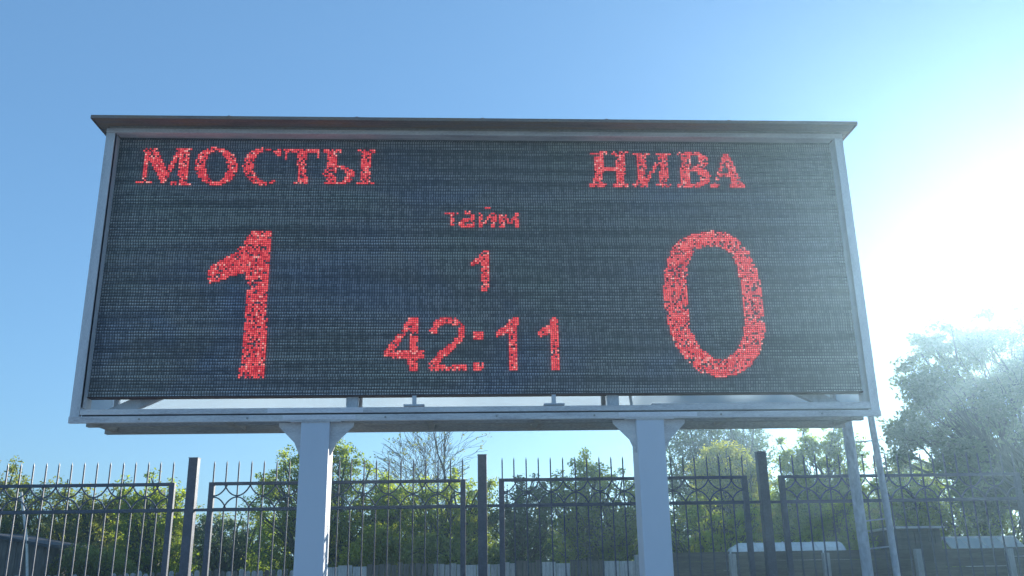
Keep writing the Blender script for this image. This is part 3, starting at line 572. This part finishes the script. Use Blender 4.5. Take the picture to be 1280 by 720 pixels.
# ------------------------------------------------------------------ sheds, greenhouse, houses behind
def hut(name, label, cat, x, y, w, d, h, rise, wall, roof, over=.12, planks=True, door=True):
    e = empty(name, (x,y,0)); tag(e, label, cat)
    MB().prism([(-w/2,0),(w/2,0),(w/2,h),(0,h+rise),(-w/2,h)], -d/2, d/2).build('wall', wall, e)
    for s2 in (-1,1):
        L = math.hypot(w/2, rise); nx, nz = s2*w/2/L, -rise/L
        a = (0, h+rise+.02); b = (s2*(w/2)+nx*over, h+.02+nz*over)
        MB().prism([a,b,(b[0],b[1]+.05),(a[0],a[1]+.05)], -d/2-over, d/2+over).build('roof', roof, e)
    if door:
        MB().box((-.4,-d/2-.03,0),(.4,-d/2-.004,min(1.9,h-.05))).build('door', M['old_wood'], e)
    return e
def lean(name, label, cat, x, y, w, d, h0, h1, wall, roof, over=.12, slope_x=False, planks=True):
    """mono-pitch shed; h0 at left/front, h1 at right/back"""
    e = empty(name, (x,y,0)); tag(e, label, cat)
    if slope_x:
        MB().prism([(-w/2,0),(w/2,0),(w/2,h1),(-w/2,h0)], -d/2, d/2).build('wall', wall, e)
        k = (h1-h0)/w
        MB().prism([(-w/2-over,h0+.01-k*over),(w/2+over,h1+.01+k*over),(w/2+over,h1+.06+k*over),(-w/2-over,h0+.06-k*over)], -d/2-over, d/2+over).build('roof', roof, e)
    else:
        MB().add([(-w/2,-d/2,0),(w/2,-d/2,0),(w/2,d/2,0),(-w/2,d/2,0),(-w/2,-d/2,h0),(w/2,-d/2,h0),(w/2,d/2,h1),(-w/2,d/2,h1)],[(0,1,5,4),(1,2,6,5),(2,3,7,6),(3,0,4,7),(4,5,6,7)]).build('wall', wall, e)
        MB().add([(-w/2-over,-d/2-over,h0+.01),(w/2+over,-d/2-over,h0+.01),(w/2+over,d/2+over,h1+.01),(-w/2-over,d/2+over,h1+.01),(-w/2-over,-d/2-over,h0+.045),(w/2+over,-d/2-over,h0+.045),(w/2+over,d/2+over,h1+.045),(-w/2-over,d/2+over,h1+.045)],
                 [(0,1,2,3),(4,7,6,5),(0,4,5,1),(1,5,6,2),(2,6,7,3),(3,7,4,0)]).build('roof', roof, e)
    # wall boards on the front
    n = int(w/.14)
    for i in range(n):
        xa = -w/2 + i*w/n; t = (i+.5)/n
        hh = (h0+(h1-h0)*(i/n if h1 < h0 else i/n) if slope_x else h0) - .03
        if slope_x: hh = min(h0+(h1-h0)*i/n, h0+(h1-h0)*(i+1)/n) - .03
        MB().box((xa+.006,-d/2-.022,.03),(xa+w/n-.006,-d/2-.004,hh)).build('board', wall, e)
    return e
lean('garden_shed', 'old dark wooden shed with sloping felt roof behind the left end of the fences', 'shed', -8.1, 10.2, .95, 1.4, 2.08, 1.90, M['wood_v'], M['dark_roof'], slope_x=True)
lean('garden_shed', 'small brown wooden shed with bright roof edge right of the pipe ladder', 'shed', 9.3, 12.2, 1.0, 1.2, 2.03, 1.98, M['old_wood'], M['white_roof'], over=.08)
# white long rounded roof (low polytunnel)
pt = empty('polytunnel', (6.2,11,0)); tag(pt, 'long low polytunnel with rounded white top showing over the plank fence', 'polytunnel')
sec = []
nseg = 12
prof = [(-.55+0.0,0)] + [(-.55*math.cos(math.pi*i/nseg), 1.0+.79*math.sin(math.pi*i/nseg)) for i in range(nseg+1)] + [(.55,0)]
vs = []; fs = []
Xs = [-1.15,-1.08,-.9,1.15]; Ks = [.86,.95,1,1]
for xx, k in zip(Xs, Ks): vs += [(xx, y_*k, z_*(k if z_>1 else 1)) for y_, z_ in prof]
n = len(prof)
for i in range(len(Xs)-1):
    for j in range(n-1): fs.append((i*n+j, i*n+j+1, (i+1)*n+j+1, (i+1)*n+j))
fs += [tuple(range(n))[::-1], tuple(range((len(Xs)-1)*n, len(Xs)*n))]
MB().add(vs, fs).build('cover', M['white_roof'], pt, smooth=False)
for xx in (-.6,0,.6):
    MB().tube([(xx, y_*1.01, z_*1.004) for y_, z_ in prof], .012, 6).build('hoop', M['frame'], pt)
# greenhouse with panes
gh = empty('greenhouse', (11.0,12.0,-.16)); tag(gh, 'small glazed greenhouse with lean white rafters half hidden by the large right tree', 'greenhouse')
for i in range(4):
    xa = -.8+i*.4
    MB().box((xa+.02,-.5,.1),(xa+.38,-.49,1.45)).build('pane', M['film'], gh)
    MB().add([(xa+.02,-.5,1.5),(xa+.38,-.5,1.5),(xa+.38,.3,2.0),(xa+.02,.3,2.0)],[(0,1,2,3)]).build('pane', M['film'], gh)
for i in range(5):
    xa = -.8+i*.4
    MB().bar((xa,-.5,0),(xa,-.5,1.5),.03).bar((xa,-.5,1.5),(xa,.3,2.0),.03).bar((xa,.3,2.0),(xa,1.1,1.5),.03).build('rafter', M['white_roof'], gh)
for q in ((-.5,1.49),(.3,2.01),(1.1,1.49)): MB().bar((-.82,q[0],q[1]),(.82,q[0],q[1]),.035).build('purlin', M['white_roof'], gh)
gb = lean('green_shed', 'sea-green painted hut just left of the greenhouse under the large tree', 'hut', 10.35, 14.5, .9, 1.0, 2.1, 2.0, M['green_paint'], M['dark_roof'])
def house(name, label, x, y, w, d, h, rise, wall, roof, win=True):
    e = hut(name, label, 'house', x, y, w, d, h, rise, wall, roof, over=.35, door=False)
    if win:
        nw = max(1, int(w/2))
        for i in range(nw):
            xc = -w/2 + (i+.5)*w/nw
            f_ = MB().box((xc-.45,-d/2-.05,1.3),(xc+.45,-d/2-.003,2.5)).build('window', M['white_roof'], e)
            MB().box((xc-.38,-d/2-.056,1.37),(xc-.03,-d/2-.0505,2.43)).box((xc+.03,-d/2-.056,1.37),(xc+.38,-d/2-.0505,2.43)).build('pane', M['dark'], f_)
    MB().box((w*.2-.2,-.2,h+rise*.5),(w*.2+.2,.2,h+rise+.5)).build('chimney', wall, e)
    return e
house('house', 'distant salmon-walled house glimpsed through the leaves beside the pipe ladder', 20.4, 36, 2.6, 5, 3.55, .6, M['brick_red'], M['dark_roof'])
house('house', 'house with a low dark gable roof behind the trees at the left fence post', -13.2, 30, 3.0, 5, 3.0, .9, M['old_wood'], M['dark_roof'], win=False)
# leaning pole at far left
lpn = MB().tube([(-8.4,9.6,0),(-8.25,9.6,1.2),(-8.02,9.6,2.85)] if False else [(-7.75,9.4,1.0),(-7.9,9.4,2.0),(-8.12,9.4,2.85)], .022, 8).tube([(-7.75,9.4,1.0),(-7.62,9.4,0)],.022,8)
tag(lpn.build('leaning_pole', M['white_roof']), 'thin pale pole leaning beside the dark shed at the far left', 'pole')

# ------------------------------------------------------------------ trees
def leaves_mesh(name, C, size, mat, n_per, spread, flat=.75):
    """C: clump centres (k,3); each clump gets n_per small leaf blades"""
    k = len(C); n = k*n_per
    sp = spread*(.55+.9*rng.random(k))
    off = rng.normal(size=(k, n_per, 3)); off /= np.maximum(1e-6, np.linalg.norm(off, axis=2, keepdims=True)); off *= rng.random((k,n_per,1))**(1/2.2)
    P = (C[:,None,:] + off*sp[:,None,None]*np.array([1,1,flat])).reshape(-1,3)
    L = size*(.6+.8*rng.random(n))[:,None]; Wd = L*.55
    d = rng.normal(size=(n,3)); d[:,2] = d[:,2]*.6-.25; d /= np.linalg.norm(d,axis=1,keepdims=True)
    a = np.cross(d, rng.normal(size=(n,3))); a /= np.linalg.norm(a,axis=1,keepdims=True)
    nn = np.cross(d,a)
    V = np.empty((n,6,3)); 
    V[:,0] = P - d*L*.5; V[:,1] = P - d*L*.12 + a*Wd*.5 + nn*L*.08; V[:,2] = P + d*L*.22 + a*Wd*.38 + nn*L*.06
    V[:,3] = P + d*L*.5; V[:,4] = P + d*L*.22 - a*Wd*.38 + nn*L*.06; V[:,5] = P - d*L*.12 - a*Wd*.5 + nn*L*.08
    me = bpy.data.meshes.new(name)
    me.vertices.add(n*6); me.vertices.foreach_set('co', V.reshape(-1))
    me.loops.add(n*8); me.polygons.add(n*2)
    F = np.array([0,1,2,3, 0,3,4,5])
    idx = (F[None]+6*np.arange(n)[:,None]).reshape(-1)
    me.loops.foreach_set('vertex_index', idx.astype(np.int32))
    me.polygons.foreach_set('loop_start', (np.arange(n*2)*4).astype(np.int32)); 
    me.update(calc_edges=True); me.materials.append(mat); return me

def lobes_points(lobes, k, shell=.55):
    """random points in a set of ellipsoids (x,y,z,rx,ry,rz), biased outwards, kept ragged"""
    w = np.array([l[3]*l[4]*l[5] for l in lobes]); w = np.maximum(w, w.max()*.06); w = w/w.sum()
    ch = rng.choice(len(lobes), size=k, p=w); Lb = np.array(lobes)[ch]
    d = rng.normal(size=(k,3)); d /= np.linalg.norm(d,axis=1,keepdims=True)
    rr = shell + (1-shell)*rng.random(k)**.7; rr *= (.82+.36*rng.random(k))
    return Lb[:,:3] + d*Lb[:,3:]*rr[:,None]

def wob(p, q, n, amp):
    p = Vector(p); q = Vector(q); L = (q-p).length
    return [p.lerp(q, i/n) + (Vector((random.gauss(0,1),random.gauss(0,1),random.gauss(0,.5)))*amp*L*math.sin(math.pi*i/n) if 0<i<n else Vector()) for i in range(n+1)]

def tree(name, label, x, y, lobes, mat, clumps, n_per, leaf=.075, spread=.3, trunk_r=.09, stems=1, cat='tree', bark='bark', fork=None, shell=.45, group=None):
    e = empty(name, (x,y,0)); tag(e, label, cat, group or 'trees and bushes beyond the fences')
    L = [(l[0]-x, l[1]-y, *l[2:]) for l in lobes]
    C = lobes_points(L, clumps, shell)
    C = C[C[:,2] > .15]
    link('crown', leaves_mesh('crown', C, leaf, mat, n_per, spread), e)
    mb = MB(); zmin = min(l[2]-l[5] for l in L); fz = fork or max(.5, zmin+.3)
    for s_ in range(stems):
        b0 = Vector((random.uniform(-.25,.25)*(stems>1), random.uniform(-.2,.2)*(stems>1), 0)); top = b0 + Vector((random.uniform(-.12,.12), random.uniform(-.1,.1), fz))
        pts = wob(b0, top, 5, .03); mb.tube(pts, [trunk_r*(1.25-.4*i/5) for i in range(6)], 8)
        for li, l in enumerate(L):
            if stems > 1 and li % stems != s_: continue
            c = Vector(l[:3]); pts = wob(top, c, 6, .05); rad = [max(.012, trunk_r*.62*(1-.75*i/6)) for i in range(7)]
            mb.tube(pts, rad, 6)
            d = C[np.linalg.norm(C-np.array(l[:3]),axis=1) < max(l[3:])*1.1]
            for q in d[:12]:
                st = pts[random.randint(2,6)]
                mb.tube(wob(st, q, 3, .08), [.014,.010,.007,.004], 4)
    mb.build('trunk', M[bark], e); return e

def ring(cx, cy, cz, rx, ry, rz, n, s=.5, up=0.0):
    """break one crown outline into n irregular lobes"""
    out_ = []
    for i in range(n):
        a = 2*math.pi*(i+random.random()*.6)/n; ph = random.uniform(-.75,.9)
        out_.append((cx+rx*.62*math.cos(a)*math.cos(ph), cy+ry*.55*math.sin(a)*math.cos(ph), cz+rz*.68*math.sin(ph)+up, rx*s*random.uniform(.75,1.2), ry*s*random.uniform(.8,1.2), rz*s*random.uniform(.7,1.1)))
    return out_


# crown outlines in metres: (distance behind the board, [(x, top height), ...])
PROF_A = (13, [(-11.36, 3.4), (-10.68, 3.39), (-10.01, 3.42), (-9.65, 3.33), (-9.38, 3.55), (-8.99, 3.23)])
PROF_B = (13.4, [(-9.31, 3.27), (-8.95, 3.19), (-8.5, 3.05), (-8.07, 3.18), (-7.82, 3.28)])
PROF_C = (13, [(-7.76, 3.22), (-7.42, 3.3), (-7.08, 3.35), (-6.64, 3.29), (-6.31, 3.44), (-5.99, 3.23)])
PROF_D = (16, [(-6.95, 2.8), (-6.45, 2.8), (-6.04, 2.6), (-5.46, 2.78), (-4.88, 3.07)])
PROF_E = (14, [(-5.0, 3.19), (-4.78, 3.58), (-4.53, 3.99), (-4.14, 4.26), (-3.62, 4.5), (-3.05, 4.37), (-2.57, 4.08), (-2.19, 3.74), (-1.86, 3.37), (-1.55, 2.85)])
PROF_F = (13.5, [(-2.03, 2.88), (-1.76, 3.11), (-1.46, 3.32), (-1.04, 3.35), (-0.67, 3.22), (-0.36, 3.31), (0.01, 3.48), (0.27, 3.35), (0.56, 2.94)])
PROF_G = (13, [(0.47, 2.87), (0.72, 3.11), (1.05, 3.21), (1.41, 3.21), (1.85, 3.03)])
PROF_H = (13.6, [(1.82, 3.07), (2.12, 3.58), (2.35, 3.43), (2.73, 3.98), (2.97, 3.68), (3.33, 3.42), (3.7, 3.23), (4.12, 3.35)])
PROF_I = (20, [(5.81, 4.74), (6.37, 5.59), (7.3, 6.22), (8.17, 5.96), (8.86, 5.2), (9.35, 4.33)])
PROF_J = (15, [(5.4, 3.36), (5.65, 3.95), (6.05, 4.31), (6.57, 4.42), (7.07, 4.21), (7.46, 3.57)])
PROF_K = (15, [(7.53, 3.14), (7.79, 3.63), (8.14, 4.2), (8.59, 4.5), (9.19, 4.64), (9.74, 4.41), (10.07, 4.06), (10.29, 3.5)])
PROF_L = (12, [(3.88, 2.46), (4.41, 2.59), (4.91, 2.45), (5.44, 2.51), (5.97, 2.6), (6.48, 2.43)])
PROF_L2 = (12.4, [(6.68, 2.27), (7.14, 2.35), (7.68, 2.43), (8.21, 2.34), (8.72, 2.42)])
PROF_M = (17, [(10.93, 3.46), (11.35, 3.93), (11.87, 4.19), (12.42, 4.09), (13.01, 4.2)])
PROF_N = (15.5, [(10.73, 3.54), (11.64, 3.94), (12.73, 4.03), (13.81, 4.02), (14.87, 3.9), (16.17, 3.89)])
PROF_hill = (30, [(-11.11, 4.1), (-10.57, 4.09), (-9.62, 3.35)])
PROF_R1 = (24, [(-16.79, 3.33), (-14.19, 3.29), (-12.37, 3.47), (-10.5, 3.24), (-8.87, 3.53), (-7.81, 2.99), (-6.21, 3.17)])
PROF_R2 = (24, [(-3.25, 3.13), (-0.8, 3.32), (1.4, 3.07), (3.61, 3.04), (5.84, 3.23), (7.24, 2.99)])
PROF_R3 = (17.5, [(7.5, 2.89), (8.44, 3.31), (9.15, 3.52), (10.52, 3.5), (11.38, 3.17), (12.04, 2.94)])
def mass(prof, step=.38, r=.36, zlow=.5, depth=.5, fill=1.0):
    """lobes that fill a crown below an uneven top line"""
    Y, pts = prof; xs = [p[0] for p in pts]; zs = [p[1] for p in pts]; L = []
    x = xs[0] + r*.6
    while x <= xs[-1] - r*.4:
        zt = float(np.interp(x, xs, zs)); z = zt - r*random.uniform(.8,1.15); first = True
        while z > zlow:
            if first or random.random() < fill:
                q = r*random.uniform(.75,1.25)
                L.append((x+random.uniform(-.12,.12), Y+random.uniform(-depth,depth), z, q*(.8 if first else 1), q*1.1, q*random.uniform(.85,1.2)))
            z -= r*random.uniform(1.2,1.6); first = False
        x += step*random.uniform(.8,1.2)
    return L
def shoots(L, n):
    top = sorted(L, key=lambda l: -l[2])[:max(3, len(L)//3)]
    return [(q[0]+random.uniform(-.25,.25), q[1]+random.uniform(-.15,.15), q[2]+q[5]*random.uniform(.9,1.35), .09, .12, .22) for q in random.sample(top, min(n, len(top)))]
def mtree(name, label, prof, mat, dens=19, n_per=44, leaf=.058, spread=.16, cat='tree', r=.34, step=.36, zlow=.5, depth=.24, fill=1.0, **k):
    L = mass(prof, step, r, zlow, depth, fill); sh = shoots(L, 5); cx = sum(p[0] for p in prof[1])/len(prof[1])
    L = L + [q for q in sh for _ in (0,)]
    return tree(name, label, cx, prof[0], L, mat, int(len(L)*dens), n_per, leaf=leaf, spread=spread, cat=cat, shell=.35, fork=k.pop('fork', .9), **k)
mtree('olive_tree', 'olive-leaved tree at the far left with a thin sprig rising above the fence', PROF_A, M['leaf_olive'])
mtree('olive_tree', 'lowest olive-leaved tree, in the dip left of the leftmost visible fence post', PROF_B, M['leaf_olive'], dens=15)
mtree('olive_tree', 'pale yellow-green tree directly behind the leftmost visible fence post', PROF_C, M['leaf_bright'])
mtree('dark_shrub', 'dark low shrub between the leftmost fence post and the left pillar', PROF_D, M['leaf_dark'], cat='shrub', dens=14)
mtree('leafy_tree', 'full green tree directly behind the left pillar with sunlit yellow top', PROF_E, M['leaf_bright'], dens=18, n_per=44, depth=.45, trunk_r=.1)
mtree('leafy_tree', 'green tree under the bare birch, left of the middle fence post', PROF_F, M['leaf_bright'])
mtree('dark_tree', 'rounded dark green tree right of the middle fence post', PROF_G, M['leaf_dark'], dens=18)
mtree('light_tree', 'light green tree with thin pointed tops left of the right pillar', PROF_H, M['leaf_bright'], dens=16, r=.30, step=.30)
mtree('dark_tree', 'tall dark tree rising behind the right pillar up to the board', PROF_I, M['leaf_dark'], r=.55, step=.55, dens=24, n_per=40, leaf=.08, spread=.22, trunk_r=.14)
mtree('yellow_tree', 'tree with yellowing crown between the right pillar and the right fence post', PROF_J, M['leaf_yellow'])
mtree('airy_tree', 'airy mid-green tree with sky gaps behind the pipe ladder', PROF_K, M['leaf_mid'], dens=21, fill=.95, leaf=.068, step=.42)
mtree('bright_bush', 'low yellow-green bush behind the plank fence under the yellowing tree', PROF_L, M['leaf_bright'], cat='bush', trunk_r=.04, depth=.5, dens=14, fill=.85, step=.44)
mtree('bright_bush', 'leafy bush behind the polytunnel and under the airy tree', PROF_L2, M['leaf_mid'], cat='bush', trunk_r=.04, depth=.3)
mtree('small_tree', 'small tree between the pipe ladder and the largest tree', PROF_M, M['leaf_olive'])
tree('bright_bush', 'loose leafy bush hiding the right side of the old dark shed', -7.0, 10.0, ring(-7.0,10,1.35,.75,.4,.7,7), M['leaf_olive'], 260, 40, leaf=.055, spread=.16, cat='bush', trunk_r=.03, stems=4)
tree('dry_bush', 'low dry bush with pale seed heads in front of the tree under the birch', -.6, 11.2, ring(-.6,11.2,1.6,1.2,.5,.60,8), M['leaf_olive'], 240, 26, leaf=.08, spread=.18, cat='bush', trunk_r=.03, stems=4)
tree('bright_bush', 'bright yellow-green bush just right of the left pillar', -2.05, 11.4, ring(-2.1,11.4,1.75,.5,.4,.62,5), M['leaf_yellow'], 190, 36, leaf=.07, spread=.17, cat='bush', trunk_r=.03, stems=2)
mtree('background_shrub', 'low continuous dark shrub line behind the trees left of the left pillar', PROF_R1, M['leaf_olive'], cat='shrub', dens=14, n_per=34, leaf=.08, spread=.2, trunk_r=.05, r=.5, step=.5)
mtree('background_shrub', 'low continuous dark shrub line behind the trees between the two pillars', PROF_R2, M['leaf_olive'], cat='shrub', dens=14, n_per=34, leaf=.08, spread=.2, trunk_r=.05, r=.5, step=.5)
mtree('background_tree', 'dense tree filling the gaps behind the airy tree by the pipe ladder', PROF_R3, M['leaf_mid'], dens=12, n_per=34, leaf=.07, r=.42, step=.42)
BIG = []
random.seed(23)
for zc, xl, xr in ((6.75,12.2,15.2),(6.35,11.2,15.4),(5.8,10.75,15.4),(5.25,10.5,15.4),(4.8,10.2,15.3),(4.35,10.1,15.2),(3.95,10.15,15.2),(3.5,10.6,15.0),(3.05,11.0,14.8),(2.55,11.8,14.6)):
    xq = xl
    while xq < xr:
        q = random.uniform(.30,.52); BIG.append((xq+random.uniform(-.1,.15), 13+random.uniform(-.9,.9), zc+random.uniform(-.28,.28), q*1.1, q*1.2, q)); xq += random.uniform(.62,1.0)
BIG += [(10.45,13,4.6,.5,.5,.36),(11.05,13,4.95,.5,.5,.42),(11.0,13,4.25,.5,.5,.4),(10.5,12.9,5.2,.42,.4,.3),(11.7,13.1,4.5,.55,.5,.45),(12.2,13,5.2,.55,.5,.45),(12.9,13,5.6,.6,.5,.45),(13.6,13,4.9,.6,.5,.5),(10.05,13,4.3,.22,.3,.16),(10.2,13,5.45,.22,.3,.18),(10.75,13,6.1,.24,.3,.2),(11.6,13,6.75,.25,.3,.2),(12.6,13,7.1,.25,.3,.2),(13.6,13,7.3,.3,.3,.2),(9.95,13,3.75,.2,.3,.15)]
tree('large_tree', 'largest tree at the right edge, rising high against the bright sky', 13.0, 13, BIG, M['leaf_shade'], 2600, 28, leaf=.085, spread=.17, trunk_r=.10, fork=2.4, shell=.1)
mtree('hedge_tree', 'low dense tree filling the view beneath the largest tree', PROF_N, M['leaf_mid'], r=.5, step=.42, dens=24, n_per=40, spread=.2, depth=.6)

# bare birch: recursive twigs and a few leaf tufts
def birch(x, y):
    e = empty('bare_birch', (x,y,0)); tag(e, 'nearly bare birch with thin twigs rising behind the middle of the fence', 'tree')
    mb = MB(); tips = []
    def grow(p, d, L, r, lev):
        q = p + d*L; pts = wob(p, q, 4, .03); mb.tube(pts, [max(.0045, r*(1-.11*i)) for i in range(5)], 6 if lev < 2 else 3, cap=False)
        if lev >= 2: tips.append(q)
        if lev >= 6: return
        nb = 5 if lev == 0 else 4 if lev in (1,2) else 3 if lev == 3 else 2
        for i in range(nb):
            ax = Vector((random.gauss(0,1), random.gauss(0,.7), random.gauss(0,.3)))
            dd = (d + ax*(.38 if lev<1 else .46) + Vector((0,0,.08 if lev<3 else -.05))).normalized()
            dd = (d*.9+ax*.06).normalized() if i == 0 and lev < 2 else dd
            grow(pts[random.choice((2,3,4)) if i else 4], dd, (L if lev else 1.45)*random.uniform(.62,.9), max(.006, r*random.uniform(.40,.55)), lev+1)
    grow(Vector((0,0,0)), Vector((.03,0,1)), 3.7, .062, 0)
    mb.build('trunk', M['birch_bark'], e)
    T_ = np.array([t[:] for t in tips]); sel = T_[rng.random(len(T_)) < .16]
    link('crown', leaves_mesh('crown', sel, .06, M['leaf_olive'], 5, .10), e)
random.seed(5)
birch(-.85, 17)

# mistletoe-like dark tufts are part of far tree masses; a far wood closes the horizon
def far_wood():
    C = []
    for i in range(900):
        a = rng.uniform(-1.1, 1.1); r_ = rng.uniform(60, 75)
        h = 2.0 + 1.2*math.sin(a*9)+.7*math.sin(a*23)
        C.append((r_*math.sin(a), r_*math.cos(a), rng.random()*max(.8,h)))
    C = np.array(C)
    o = link('far_wood', leaves_mesh('far_wood', C, .55, M['leaf_dark'], 24, 1.6)); tag(o, 'far low wood along the horizon', kind='stuff')
far_wood()

# ------------------------------------------------------------------ haze
hz, t, b, o = newmat('veil_haze')  # thin scattering air, added to stand in for lens veil toward the sun
t.nodes.remove(b)
pv_ = t.nodes.new('ShaderNodeVolumePrincipled')
pv_.inputs['Color'].default_value = (.50,.79,1,1)
pv_.inputs['Density'].default_value = VEIL_DENSITY
pv_.inputs['Anisotropy'].default_value = .75
t.links.new(pv_.outputs[0], o.inputs['Volume'])
h = MB().box((-160,-160,-1),(160,160,8.2)).build('veil_haze', hz); tag(h, kind='stuff')
